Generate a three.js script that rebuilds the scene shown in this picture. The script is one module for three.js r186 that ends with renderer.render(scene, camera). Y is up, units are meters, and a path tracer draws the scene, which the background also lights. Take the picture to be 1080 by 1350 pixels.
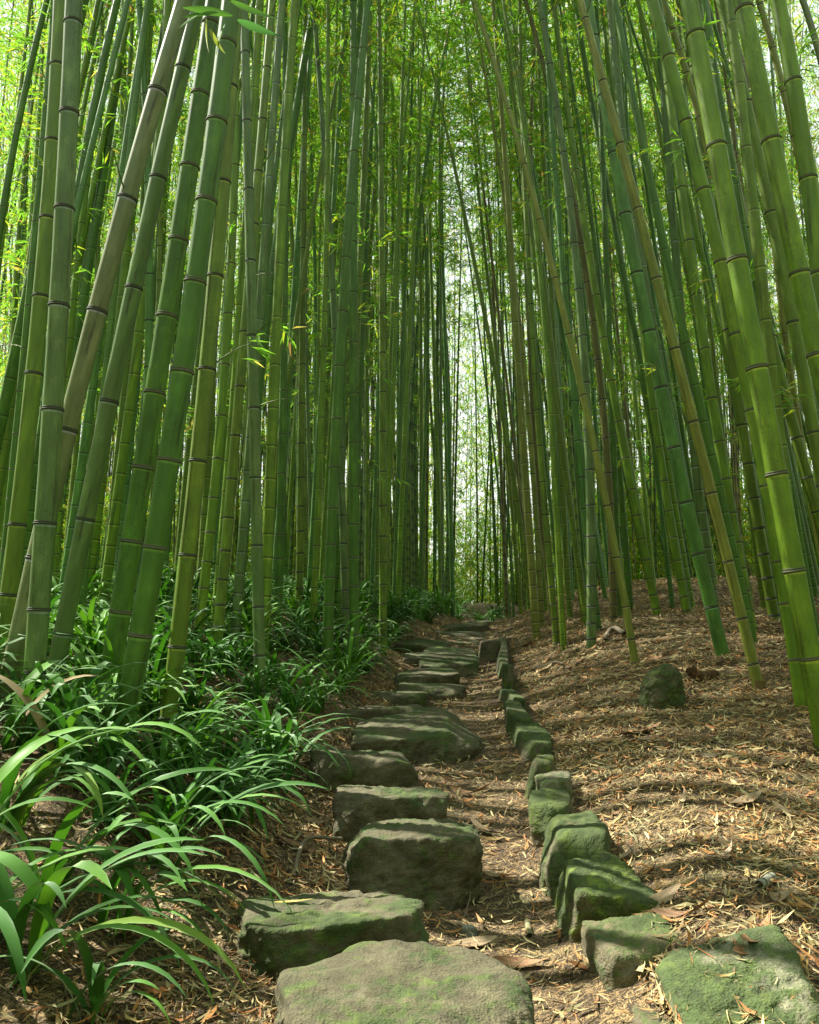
import * as THREE from 'three';
import { ImprovedNoise } from 'three/addons/math/ImprovedNoise.js';
import { mergeGeometries } from 'three/addons/utils/BufferGeometryUtils.js';

// ---------------------------------------------------------------- camera, sky, sun, exposure
const EYE = 1.25, FOC = 1200, PITCH = Math.atan(125 / FOC);
const scene = new THREE.Scene();
const camera = new THREE.PerspectiveCamera(2 * Math.atan(675 / FOC) * 180 / Math.PI, 1080 / 1350, 0.05, 1200);
camera.position.set(0, EYE, 0);
camera.rotation.x = PITCH;
const renderer = new THREE.WebGLRenderer({ antialias: true });
renderer.toneMapping = THREE.LinearToneMapping;
renderer.toneMappingExposure = 2.9;
renderer.shadowMap.enabled = true;

const SUN = new THREE.Vector3(-0.545, 0.766, -0.345).normalize();
{ // hazy bright sky, computed: white towards the horizon and round the sun, pale blue overhead
  const W = 256, H = 128, data = new Float32Array(W * H * 4);
  for (let j = 0; j < H; j++) for (let i = 0; i < W; i++) {
    const up = ((j + 0.5) / H - 0.5) * Math.PI, az = ((i + 0.5) / W - 0.5) * 2 * Math.PI, k = (j * W + i) * 4;
    const y = Math.max(0, Math.sin(up)), c = Math.max(0, Math.cos(az) * Math.cos(up) * SUN.x + Math.sin(up) * SUN.y + Math.sin(az) * Math.cos(up) * SUN.z);
    const h = Math.pow(1 - y, 2), g = 0.5 * Math.pow(c, 8);
    data[k] = 0.36 + 0.16 * h + 0.5 * g; data[k + 1] = 0.4 + 0.13 * h + 0.48 * g; data[k + 2] = 0.43 + 0.08 * h + 0.43 * g; data[k + 3] = 1;
  }
  const t = new THREE.DataTexture(data, W, H, THREE.RGBAFormat, THREE.FloatType);
  t.mapping = THREE.EquirectangularReflectionMapping; t.magFilter = THREE.LinearFilter; t.needsUpdate = true;
  scene.background = t; scene.environment = t;
}
const sun = new THREE.DirectionalLight(new THREE.Color(1, 0.95, 0.84), 5);
sun.position.copy(SUN).multiplyScalar(60); sun.castShadow = true; sun.shadow.radius = 1.2;
Object.assign(sun.shadow.camera, { left: -25, right: 25, top: 25, bottom: -25, far: 140 }); sun.shadow.mapSize.set(4096, 4096);
scene.add(sun);

// ---------------------------------------------------------------- helpers
let seed = 12345;
const rnd = () => { seed |= 0; seed = seed + 0x6D2B79F5 | 0; let t = Math.imul(seed ^ seed >>> 15, 1 | seed); t = t + Math.imul(t ^ t >>> 7, 61 | t) ^ t; return ((t ^ t >>> 14) >>> 0) / 4294967296; };
const rr = (a, b) => a + (b - a) * rnd(), pick = (a) => a[Math.floor(rnd() * a.length)];
const V = (x, y, z) => new THREE.Vector3(x, y, z), lerp = (a, b, t) => a + (b - a) * t, clamp = (x, a, b) => Math.min(b, Math.max(a, x));
const sst = (a, b, x) => { const t = clamp((x - a) / (b - a), 0, 1); return t * t * (3 - 2 * t); };
const N = new ImprovedNoise();
const fbm = (x, y, z, o = 4) => { let s = 0, a = 0.5; for (let i = 0; i < o; i++) { s += a * N.noise(x, y, z); x *= 2.03; y *= 2.03; z *= 2.03; a *= 0.5; } return s; };
const UP = V(0, 1, 0);
const taken = {};
const numbered = (n) => { const k = taken[n] = (taken[n] ?? -1) + 1; return k ? `${n}_${String(k).padStart(3, '0')}` : n; };
const tag = (o, label, category, group) => { Object.assign(o.userData, { label, category }); if (group) o.userData.group = group; return o; };
const mesh = (name, geo, mat, parent) => { const m = new THREE.Mesh(geo, mat); m.name = name; m.castShadow = m.receiveShadow = true; parent?.add(m); return m; };
const thing = (name, label, category, group) => { const g = new THREE.Group(); g.name = numbered(name); scene.add(g); return tag(g, label, category, group); };
// a pixel of the photograph at the forward distance d
const cp = Math.cos(PITCH), sp = Math.sin(PITCH);
const ray = (px, py) => { const u = (px - 540) / FOC, v = (675 - py) / FOC; return V(u, v * cp + sp, v * sp - cp); };
const at = (px, py, d) => { const r = ray(px, py); return r.multiplyScalar(d / -r.z).add(V(0, EYE, 0)); };

// ---------------------------------------------------------------- textures
function dataTex(W, H, fn, srgb) {
  const a = new Uint8Array(W * H * 4);
  for (let j = 0; j < H; j++) for (let i = 0; i < W; i++) { const c = fn(i / W, j / H), k = (j * W + i) * 4; a[k] = clamp(c[0], 0, 1) * 255; a[k + 1] = clamp(c[1], 0, 1) * 255; a[k + 2] = clamp(c[2], 0, 1) * 255; a[k + 3] = 255; }
  const t = new THREE.DataTexture(a, W, H); t.wrapS = t.wrapT = THREE.RepeatWrapping; t.magFilter = THREE.LinearFilter; t.minFilter = THREE.LinearMipmapLinearFilter; t.generateMipmaps = true;
  if (srgb) t.colorSpace = THREE.SRGBColorSpace; t.needsUpdate = true; return t;
}
// noise that closes on itself over the unit square (s: cells along each side)
const wrapN = (u, v, su, sv, z = 0) => { const f = (a, b) => N.noise(a * su, b * sv, z); return lerp(lerp(f(u, v), f(u - 1, v), sst(0, 1, u)), lerp(f(u, v - 1), f(u - 1, v - 1), sst(0, 1, u)), sst(0, 1, v)); };
const culmTex = dataTex(256, 512, (u, v) => { // fibres along the culm, waxy bloom blotches, specks
  const fib = wrapN(u, v, 90, 3) * 0.5 + wrapN(u, v, 40, 2, 7) * 0.4, bl = wrapN(u, v, 6, 5, 3) + 0.5 * wrapN(u, v, 14, 16, 9), sk = wrapN(u, v, 60, 90, 5);
  const st = sst(0.3, 0.62, wrapN(u, v, 9, 3, 12) + 0.35 * wrapN(u, v, 40, 22, 15)), li = sst(0.34, 0.5, wrapN(u, v, 11, 13, 21) + 0.5 * wrapN(u, v, 45, 60, 25));
  const k = 0.83 + 0.11 * fib + 0.17 * bl - (sk > 0.42 ? 0.25 : 0) - 0.22 * st, w = sst(0.15, 0.6, bl) * 0.1 + 0.16 * li; // dirt streaks and pale lichen spots
  return [k + w * 0.9 + 0.05 * st, k + w * 0.5, k + w];
}, true);
const grain = dataTex(512, 512, (u, v) => {
  const n = wrapN(u, v, 9, 9) * 0.5 + wrapN(u, v, 27, 27, 4) * 0.4 + wrapN(u, v, 80, 80, 8) * 0.45 + wrapN(u, v, 170, 170, 2) * 0.3, k = 0.75 + 0.34 * n;
  return [k, k, k];
}, true);
const matted = (() => { // short fibres and crumbs lying every way, as light and dark matter
  const W = 1024, a = new Float32Array(W * W).fill(0.42), h = new Float32Array(W * W).fill(0.3);
  for (let k = 0; k < 17000; k++) {
    const x = rnd() * W, y = rnd() * W, an = rnd() * 6.283, L = rr(6, 46), w = rr(0.8, 2.6), v = rr(0.28, 1), up = k / 17000, cu = rr(-0.02, 0.02); let X = x, Y = y, A = an;
    for (let t = 0; t < L; t += 0.7) { for (let q = -w; q <= w; q += 0.7) { const i = ((Math.round(Y + Math.cos(A) * q) % W + W) % W) * W + (Math.round(X - Math.sin(A) * q) % W + W) % W; a[i] = v * (0.92 + 0.12 * Math.sin(t)); h[i] = 0.2 + 0.8 * up; } X += Math.cos(A) * 0.7; Y += Math.sin(A) * 0.7; A += cu; }
  }
  return [dataTex(W, W, (u, v) => { const k = a[Math.floor(v * W) * W + Math.floor(u * W)]; return [k, k * 0.97, k * 0.92]; }, true), dataTex(W, W, (u, v) => { const k = h[Math.floor(v * W) * W + Math.floor(u * W)]; return [k, k, k]; })];
})();
const grainBump = dataTex(512, 512, (u, v) => { const n = wrapN(u, v, 9, 9) * 0.4 + wrapN(u, v, 27, 27, 4) * 0.4 + wrapN(u, v, 80, 80, 8) * 0.35 + wrapN(u, v, 170, 170, 2) * 0.2, k = 0.5 + 0.6 * n; return [k, k, k]; });

// ---------------------------------------------------------------- ground height: a thin plate through points (x, forward distance, height below the eye)
const G = [];
{
  const path = [[0, 0, -1.26], [0, 1.2, -1.24], [0, 2.3, -1.2], [0, 3, -1.19], [0.05, 3.75, -1.13], [0.02, 4.4, -1.08], [-0.05, 5, -1.0], [0.05, 5.6, -0.93], [0, 6.7, -0.85], [0.1, 7.6, -0.76], [0.2, 8.6, -0.68], [0.25, 10, -0.54], [0.5, 11.5, -0.45], [0.7, 12.5, -0.39], [1.0, 14, -0.33], [1.5, 15.5, -0.32], [2.3, 18, -0.4]];
  G.push(...path);
  for (const [x, d, h] of path.slice(2, 12)) G.push([x + 0.45, d, h], [x - 0.4, d, h + 0.03]);
  // retained bank beyond the edging stones
  G.push([0.95, 2.2, -1.12], [1.3, 2.6, -1.1], [0.9, 2.8, -0.99], [0.97, 3.2, -0.94], [1.02, 3.65, -0.89], [1.02, 4.3, -0.85], [1.07, 5, -0.8], [1.1, 5.6, -0.75], [1.7, 3.8, -0.9], [2.17, 5, -0.68], [2.3, 6, -0.46], [1.15, 6.4, -0.66], [2.36, 7, -0.29], [1.8, 7.2, -0.4], [1.0, 8, -0.6], [1.54, 9.5, -0.29], [1.77, 8.5, -0.2], [1.1, 9, -0.48], [2.84, 11, 0.16], [3.9, 9, -0.02], [1.4, 11.5, -0.18], [1.9, 13.5, 0.0], [2.6, 14, 0.2], [4.2, 14, 0.35], [5, 7, -0.1], [4, 3, -0.75], [7, 5, -0.2], [8, 14, 0.5], [3.6, 18, 0.1], [3, 0, -1.15]);
  // grassy bank
  G.push([-1.07, 2.5, -1.08], [-0.75, 3.3, -1.08], [-1.27, 3.9, -0.72], [-1.7, 3.2, -0.8], [-0.92, 5.6, -0.56], [-1.87, 4.7, -0.52], [-1.3, 6, -0.4], [-0.6, 7.4, -0.5], [-1.2, 7.5, -0.25], [-0.5, 9, -0.3], [-1.2, 9, -0.08], [-0.05, 10.6, -0.22], [0, 12, -0.12], [-1, 12, 0.02], [0.55, 14, -0.1], [-0.8, 15, 0.02], [-3, 7, -0.1], [-3, 3, -0.55], [-6, 5, -0.2], [-3, 0, -1.0], [-5, 12, 0.0], [1.2, 17, -0.1], [0.5, 20, -0.1], [-5, 20, 0], [6, 22, 0.3]);
  G.push([0, -6, -1.3], [8, -6, -1.1], [-8, -6, -1.0], [-14, 4, -0.2], [14, 4, 0.1], [14, 20, 0.6], [-14, 20, 0.1], [0, 38, 0.05], [14, 38, 0.4], [-14, 38, 0.2]);
}
const tps = (() => {
  const n = G.length, m = n + 3, A = [], phi = (r2) => r2 > 1e-12 ? 0.5 * r2 * Math.log(r2) : 0;
  for (let i = 0; i < m; i++) {
    const row = new Float64Array(m + 1);
    if (i < n) { for (let j = 0; j < n; j++) row[j] = phi((G[i][0] - G[j][0]) ** 2 + (G[i][1] - G[j][1]) ** 2) + (i === j ? 0.02 : 0); row[n] = 1; row[n + 1] = G[i][0]; row[n + 2] = G[i][1]; row[m] = G[i][2]; }
    else for (let j = 0; j < n; j++) row[j] = [1, G[j][0], G[j][1]][i - n];
    A.push(row);
  }
  for (let c = 0; c < m; c++) {
    let p = c; for (let i = c + 1; i < m; i++) if (Math.abs(A[i][c]) > Math.abs(A[p][c])) p = i;
    [A[c], A[p]] = [A[p], A[c]];
    for (let i = c + 1; i < m; i++) { const f = A[i][c] / A[c][c]; if (f) for (let j = c; j <= m; j++) A[i][j] -= f * A[c][j]; }
  }
  const w = new Float64Array(m);
  for (let i = m - 1; i >= 0; i--) { let s = A[i][m]; for (let j = i + 1; j < m; j++) s -= A[i][j] * w[j]; w[i] = s / A[i][i]; }
  return (x, d) => { let s = w[n] + w[n + 1] * x + w[n + 2] * d; for (let j = 0; j < n; j++) s += w[j] * phi((x - G[j][0]) ** 2 + (d - G[j][1]) ** 2); return s; };
})();
const smooth = (x, z) => tps(clamp(x, -14, 14), clamp(-z, -6, 38));
// sampled once on a fine grid, then looked up
const GX0 = -14, GX1 = 14, GZ0 = -38, GZ1 = 6, GS = 0.1, GNX = Math.round((GX1 - GX0) / GS) + 1, GNZ = Math.round((GZ1 - GZ0) / GS) + 1, GH = new Float32Array(GNX * GNZ);
for (let j = 0; j < GNZ; j++) for (let i = 0; i < GNX; i++) {
  const x = GX0 + i * GS, z = GZ0 + j * GS;
  GH[j * GNX + i] = EYE + smooth(x, z) + 0.045 * N.noise(x * 0.9, z * 0.9, 3.1) + 0.01 * N.noise(x * 3.7, z * 3.7, 1.7);
}
function ground(x, z) {
  const u = clamp((x - GX0) / GS, 0, GNX - 1.001), v = clamp((z - GZ0) / GS, 0, GNZ - 1.001), i = Math.floor(u), j = Math.floor(v), a = u - i, b = v - j, k = j * GNX + i;
  return lerp(lerp(GH[k], GH[k + 1], a), lerp(GH[k + GNX], GH[k + GNX + 1], a), b);
}
const groundN = (x, z) => { const e = 0.08; return V(ground(x - e, z) - ground(x + e, z), 2 * e, ground(x, z - e) - ground(x, z + e)).normalize(); };
function hit(px, py) { const r = ray(px, py); for (let d = 1.2; d < 40; d += 0.01) { const s = d / -r.z, y = EYE + r.y * s, x = r.x * s; if (y <= ground(x, -d)) return V(x, ground(x, -d), -d); } return V(0, 0, -40); }
// the path's middle and its edges over the forward distance
const pathX = (d) => d < 5 ? 0.02 : d < 9 ? 0.02 + 0.05 * (d - 5) : d < 14 ? 0.22 + 0.166 * (d - 9) : 0.075 * d;
const kerbX = (d) => d < 3 ? 0.6 : d < 9.5 ? 0.62 + 0.055 * (d - 3) : 0.98 + 0.13 * (d - 9.5);

{ // one sheet: fine near the path, stretched towards the horizon
  const xs = [], zs = [];
  for (let x = -6; x <= 6.001; x += 0.085) xs.push(x);
  for (let x = 6.4, s = 0.4; x < 420; s *= 1.28, x += s) { xs.push(x); xs.unshift(-x); }
  for (let z = 1; z >= -16.001; z -= 0.085) zs.push(z);
  for (let z = -16.4, s = 0.4; z > -420; s *= 1.25, z -= s) zs.push(z);
  for (let z = 1.3, s = 0.4; z < 300; s *= 1.35, z += s) zs.unshift(z);
  const p = [], uv = [], col = [], idx = [], c = new THREE.Color();
  for (const z of zs) for (const x of xs) {
    const fine = 0.012 * N.noise(x * 11, z * 11, 0.3);
    p.push(x, ground(x, z) + fine, z); uv.push(x * 0.9, z * 0.9);
    const n = fbm(x * 2.1, 4.4, z * 2.1) + 0.4 * N.noise(x * 9, 1.2, z * 9);
    c.setRGB(0.27, 0.185, 0.085).lerp(new THREE.Color().setRGB(0.46, 0.34, 0.17), sst(-0.3, 0.5, n));
    const g = fbm(x * 1.7 + 9, 8.8, z * 1.7) + 0.5 * N.noise(x * 7, 3.3, z * 7);
    c.lerp(new THREE.Color().setRGB(0.17, 0.22, 0.05), 0.6 * sst(0.14, 0.4, g)); // algae and thin moss on bare soil
    col.push(c.r, c.g, c.b);
  }
  for (let j = 0; j < zs.length - 1; j++) for (let i = 0; i < xs.length - 1; i++) { const a = j * xs.length + i, b = a + 1, d = a + xs.length, e = d + 1; idx.push(a, b, d, b, e, d); }
  const g = new THREE.BufferGeometry();
  g.setAttribute('position', new THREE.Float32BufferAttribute(p, 3)); g.setAttribute('uv', new THREE.Float32BufferAttribute(uv, 2)); g.setAttribute('color', new THREE.Float32BufferAttribute(col, 3)); g.setIndex(idx); g.computeVertexNormals();
  const m = mesh('ground', g, new THREE.MeshStandardMaterial({ vertexColors: true, map: matted[0], bumpMap: matted[1], bumpScale: 0.008, roughness: 0.95 }), scene);
  m.userData.kind = 'structure'; m.userData.label = 'bare brown forest soil under the litter';
}

// ---------------------------------------------------------------- stones
const stoneMat = new THREE.MeshStandardMaterial({ vertexColors: true, map: grain, bumpMap: grainBump, bumpScale: 0.012, roughness: 0.92 });
// a boulder bounded by worn planes: w across x, h up, l along z; origin at the middle of its top
function rockGeo(w, h, l, o = {}) {
  const n = o.n ?? 24, flat = o.flat ?? 1, planes = [], ks = o.sharp ?? 14, sd = o.seed ?? rr(0, 99);
  const add = (x, y, z, f) => { const v = V(x, y, z).normalize(); planes.push([v, f * (Math.abs(v.x) * w + Math.abs(v.y) * h + Math.abs(v.z) * l) / 2]); };
  const j = () => rr(-0.16, 0.16);
  add(1, j(), j(), 1); add(-1, j(), j(), 1); add(j() * 0.5 * flat, 1, j() * 0.5 * flat, 0.97); add(0, -1, 0, 1); add(j(), j(), 1, 1); add(j(), j(), -1, 1);
  for (let i = 0; i < (o.cuts ?? 9); i++) { const a = rr(0, 6.283), e = rr(-0.6, 0.75); add(Math.cos(a) / w, e / h * 0.8, Math.sin(a) / l, rr(o.worn ?? 0.72, 0.9)); }
  const g = new THREE.BoxGeometry(2, 2, 2, n, n, n), P = g.attributes.position, nor = {}, q = V(0, 0, 0), key = [], uv = [], col = [];
  const place = (x, y, z) => {
    const d = V(Math.tan(x * 0.78) * w, Math.tan(y * 0.78) * h, Math.tan(z * 0.78) * l).normalize(); let s = 0;
    for (const [v, k] of planes) { const t = v.dot(d) / k; if (t > 0) s += Math.pow(t, ks); }
    const r = Math.pow(s, -1 / ks), c = d.clone().multiplyScalar(r), m = Math.min(w, h * 1.5, l);
    const b = 1 + (m / Math.max(r, 0.04)) * (0.13 * fbm(c.x * 3.2 / m * 0.4 + sd, c.y * 3 / m * 0.4, c.z * 3.2 / m * 0.4) + 0.06 * fbm(c.x * 22 + sd, c.y * 22, c.z * 22, 3) - 0.022 * Math.pow(1 - Math.abs(N.noise(c.x * 6 + sd, c.y * 6, c.z * 6)), 9) + 0.02 * sst(-0.02, 0.2, fbm(c.x * 4.5 + sd + 5, c.y * 4.5, c.z * 4.5) + 0.7 * fbm(c.x * 30 + sd, c.y * 30, c.z * 30, 3) + (o.bias ?? 0)));
    return c.multiplyScalar(b);
  };
  for (let i = 0; i < P.count; i++) { const x = P.getX(i), y = P.getY(i), z = P.getZ(i); key.push([x, y, z].map((t) => t.toFixed(3)).join()); const c = place(x, y, z); P.setXYZ(i, c.x, c.y, c.z); }
  g.computeVertexNormals();
  const NN = g.attributes.normal;
  for (let i = 0; i < P.count; i++) (nor[key[i]] ??= V(0, 0, 0)).add(q.fromBufferAttribute(NN, i).clone());
  const s1 = new THREE.Color().setRGB(...(o.stone ?? [0.15, 0.135, 0.06])), s2 = new THREE.Color().setRGB(...(o.stone2 ?? [0.24, 0.21, 0.125])), ms = new THREE.Color().setRGB(...(o.moss ?? [0.06, 0.11, 0.015])), m2 = new THREE.Color().setRGB(...(o.moss2 ?? [0.115, 0.18, 0.02])), c = new THREE.Color();
  for (let i = 0; i < P.count; i++) {
    const v = nor[key[i]].normalize(); NN.setXYZ(i, v.x, v.y, v.z);
    const x = P.getX(i), y = P.getY(i), z = P.getZ(i), f = Math.floor(i / ((n + 1) * (n + 1)));
    uv.push(...(f < 2 ? [z, y] : f < 4 ? [x, z] : [x, y]).map((t) => t * 1.6 + sd));
    const a = fbm(x * 7 + sd, y * 7, z * 7), b = fbm(x * 30 + sd, y * 30, z * 30, 3), top = v.y > 0.5 ? 0.16 : 0;
    c.copy(s1).lerp(s2, sst(-0.25, 0.35, a * 0.7 + b));
    const t = sst(-0.08, 0.2, fbm(x * 4.5 + sd + 5, y * 4.5, z * 4.5) + 0.7 * b + top + (o.bias ?? 0));
    c.lerp(ms.clone().lerp(m2, sst(0, 0.4, fbm(x * 9, y * 9 + sd, z * 9) + b * 0.8)), t * 0.9);
    col.push(c.r, c.g, c.b);
  }
  P.needsUpdate = true;
  g.setAttribute('uv', new THREE.Float32BufferAttribute(uv, 2)); g.setAttribute('color', new THREE.Float32BufferAttribute(col, 3));
  g.translate(0, -h * 0.5 * 0.95, 0);
  return g;
}
// steps: [px left, px right, py back edge, py front edge, py foot, front distance, back distance, label, options]
const ord = ['lowest', 'second', 'third', 'fourth', 'fifth', 'sixth', 'seventh', 'eighth', 'ninth', 'tenth', 'eleventh', 'twelfth', 'thirteenth', 'fourteenth', 'fifteenth', 'sixteenth', 'seventeenth', 'topmost'];
const steps = [
  [352, 712, 1262, 1400, 1460, 2.28, 2.9, 'broad smooth stone step, lowest of the flight, striped with sunlight', { bias: -0.1, n: 46, worn: 0.84 }],
  [296, 572, 1177, 1216, 1300, 3.0, 3.36, 'long low stone step just above the lowest one', { n: 44 }],
  [448, 657, 1086, 1112, 1186, 3.72, 4.1, 'thick blocky stone step, third of the flight from below', { n: 40 }],
  [436, 586, 1036, 1052, 1114, 4.35, 4.65, 'narrow thick stone step, fourth of the flight from below', { n: 36 }],
  [400, 553, 994, 1003, 1048, 4.95, 5.25, 'stone step with sunlit edge, fifth of the flight from below', { n: 34 }],
  [455, 644, 950, 976, 1004, 5.6, 6.25, 'wide pale stone step with sunny top, sixth from below', { n: 40 }],
  [446, 560, 932, 941, 956, 6.6, 6.95], [460, 572, 910, 918, 934, 7.15, 7.55], [520, 616, 901, 908, 920, 7.65, 7.95], [516, 608, 884, 893, 906, 8.2, 8.6], [550, 641, 866, 879, 892, 8.75, 9.2], [524, 590, 860, 868, 880, 9.05, 9.35],
  [556, 628, 854, 863, 874, 9.45, 9.8], [522, 598, 845, 853, 864, 9.95, 10.4], [592, 644, 841, 848, 857, 10.5, 10.9], [558, 650, 832, 838, 848, 11.3, 11.8], [558, 652, 824, 829, 838, 12.3, 12.9], [618, 658, 818, 822, 828, 13.6, 14.2],
];
steps.forEach(([x0, x1, yb, yf, y0, df, db, label, o = {}], i) => {
  const f0 = at(x0, yf, df), f1 = at(x1, yf, df), b0 = at((x0 + x1) / 2, yb, db), low = at(x0, y0, df);
  const w = (f1.x - f0.x) * 0.88, l = (db - df) * 1.1, h = Math.max(0.16, f0.y - low.y + 0.1), tilt = Math.atan2(b0.y - f0.y, db - df);
  const m = mesh(numbered('stone_step'), rockGeo(w, h, l, { n: 18, bias: -0.12, sharp: 34, worn: 0.82, stone: [0.13, 0.115, 0.055], stone2: [0.21, 0.185, 0.1], ...o }), stoneMat, scene);
  m.position.set((f0.x + f1.x) / 2, (f0.y + b0.y) / 2 - 0.008, -(df + db) / 2); m.rotation.set(tilt * 0.8, rr(-0.1, 0.1), 0);
  tag(m, label ?? `dark mossy stone step, ${ord[i]} of the flight counted from below`, 'stone step', 'stone steps up the path');
});
// edging stones along the leaf-covered bank
const kerbs = [
  [836, 945, 1334, 1420, 2.45, 0.3, 'mossy edging stone half buried at the foot of the row', {}],
  [772, 872, 1220, 1338, 2.8, 0.34, 'square edging stone with bare brown faces, second of the row from below', { bias: -0.16, sharp: 22, worn: 0.74, stone: [0.22, 0.19, 0.09] }],
  [738, 846, 1150, 1262, 3.2, 0.42, 'wedge shaped edging stone with bright green mossy top', { bias: 0.12, sharp: 24, moss2: [0.2, 0.29, 0.025], worn: 0.74 }],
  [716, 804, 1086, 1190, 3.62, 0.5, 'rounded mossy edging stone with a dry leaf on top', { bias: 0.18, sharp: 12 }],
  [708, 752, 1050, 1112, 4.15, 0.36, 'small dark mossy edging stone above the rounded one', { bias: 0.1 }],
  [703, 748, 1022, 1064, 4.5, 0.24, 'flat topped low edging stone beside an upright knob', { bias: 0.0, stone: [0.27, 0.26, 0.15] }],
  [697, 730, 1000, 1060, 4.75, 0.2, 'upright knob shaped edging stone with yellow mossy head', { bias: 0.1, moss2: [0.26, 0.3, 0.05], sharp: 10 }],
  [684, 722, 968, 1016, 5.35, 0.6, 'green edging stone below the pair of thin upright slabs', { bias: 0.16 }],
  [671, 702, 940, 986, 5.95, 0.75, 'tall mossy edging stone next to the wide pale step', { bias: 0.12 }],
  [667, 690, 918, 945, 6.7, 0.8, 'low mossy edging slab along the middle of the path', { bias: 0.1 }],
  [664, 684, 895, 925, 7.5, 0.9, 'thin upright edging slab, lower of the pair', { stone: [0.15, 0.13, 0.07] }],
  [661, 678, 870, 900, 8.4, 1.3, 'thin upright edging slab, upper of the pair', { stone: [0.15, 0.13, 0.07] }],
  [657, 672, 848, 872, 9.7, 0.8, 'farthest low edging slab near the top of the path', { stone: [0.15, 0.13, 0.07] }],
];
for (const [x0, x1, yt, yb, d, l, label, o] of kerbs) {
  const dm = d + Math.min(l, 0.4) * 0.8, a = at(x0, yt, dm), b = at(x1, yt, dm), lo = at(x0, yb, d), m = mesh(numbered('edging_stone'), rockGeo((b.x - a.x) * 0.86, Math.max(0.16, a.y - lo.y + 0.1), l * 1.1, { n: d < 4.4 ? 32 : 18, flat: 1.6, cuts: 10, worn: 0.76, sharp: 24, ...o }), stoneMat, scene);
  m.position.set((at(x0, yt, d).x + b.x) / 2 + 0.01, a.y, -d - l / 2); m.rotation.set(rr(-0.06, 0.06), rr(-0.25, 0.1), rr(-0.12, 0.02));
  tag(m, label, 'edging stone', 'edging stones between path and bank');
}
// loose stones: [px, py of the middle of the foot, width px, height px, label, options]
for (const [px, py, wp, hp, name, label, o] of [
  [885, 935, 66, 54, 'boulder', 'grey green mossy boulder alone on the leaf litter', { bias: 0.12, sharp: 3.6, n: 30, cuts: 18, worn: 0.66 }],
  [965, 1345, 165, 100, 'embedded_rock', 'pale flat rock embedded in soil behind the edging stones', { bias: -0.08, stone: [0.26, 0.26, 0.15], stone2: [0.36, 0.36, 0.22], flat: 1, n: 36, low: 1 }],
  [647, 874, 27, 26, 'small_rock', 'dark brown rock on the path against the upper edging', { bias: -0.1, stone: [0.13, 0.1, 0.06] }],
  [620, 1238, 17, 11, 'pebble', 'pale grey pebble on the path below the third step', { bias: -0.3, stone: [0.26, 0.28, 0.22], stone2: [0.34, 0.35, 0.29] }],
  [560, 880, 0, 0],
]) {
  if (!wp) continue;
  const p = hit(px, py), k = -p.z / FOC * 1.03, m = mesh(numbered(name), rockGeo(wp * k, o.low ? 0.2 : hp * k * 1.3, wp * k * (o.low ? 1.3 : 0.8), { n: 20, ...o }), stoneMat, scene);
  m.position.set(p.x + (o.low ? 0.05 : 0), p.y + (o.low ? -0.012 : hp * k), p.z - wp * k * 0.3); if (o.low) { m.quaternion.setFromUnitVectors(UP, groundN(p.x, m.position.z)); m.position.y = ground(m.position.x, m.position.z) + 0.004; }
  tag(m, label, name === 'pebble' ? 'pebble' : 'rock');
}

// ---------------------------------------------------------------- bamboo
const greens = { // base colours of the culms
  fresh: [0.2, 0.36, 0.013], olive: [0.185, 0.3, 0.018], teal: [0.11, 0.29, 0.04], deep: [0.095, 0.24, 0.014], grey: [0.16, 0.27, 0.07], tan: [0.3, 0.34, 0.05], pale: [0.25, 0.31, 0.13], brown: [0.21, 0.2, 0.045],
};
const culmMat = {};
for (const [k, c] of Object.entries(greens)) culmMat[k] = new THREE.MeshPhysicalMaterial({ color: new THREE.Color().setRGB(...c), vertexColors: true, map: culmTex, roughness: 0.5, clearcoat: 0.12, clearcoatRoughness: 0.3 });
const nodeMat = new THREE.MeshStandardMaterial({ color: new THREE.Color().setRGB(0.055, 0.06, 0.035), roughness: 0.8 });
const nodeMat2 = new THREE.MeshStandardMaterial({ color: new THREE.Color().setRGB(0.09, 0.1, 0.05), roughness: 0.8 });
const sheathMat = new THREE.MeshStandardMaterial({ color: new THREE.Color().setRGB(0.34, 0.24, 0.1), map: grain, roughness: 0.85, side: THREE.DoubleSide });
const branchMat = new THREE.MeshStandardMaterial({ color: new THREE.Color().setRGB(0.13, 0.17, 0.05), roughness: 0.75 });
const leafMat = new THREE.MeshPhysicalMaterial({ vertexColors: true, roughness: 1, transmission: 0.6, thickness: 0, ior: 1.3, side: THREE.DoubleSide });
leafMat.color.setRGB(1, 1, 1);
// scar ring and ridge of one node, radius 1, along y
const nodeGeo = new THREE.LatheGeometry([[0.985, -0.2], [1.05, -0.17], [1.115, -0.08], [1.11, 0], [1.03, 0.05], [1.015, 0.09], [1.06, 0.16], [1.04, 0.22], [0.985, 0.27]].map(([x, y]) => new THREE.Vector2(x, y)), 20);

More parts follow.
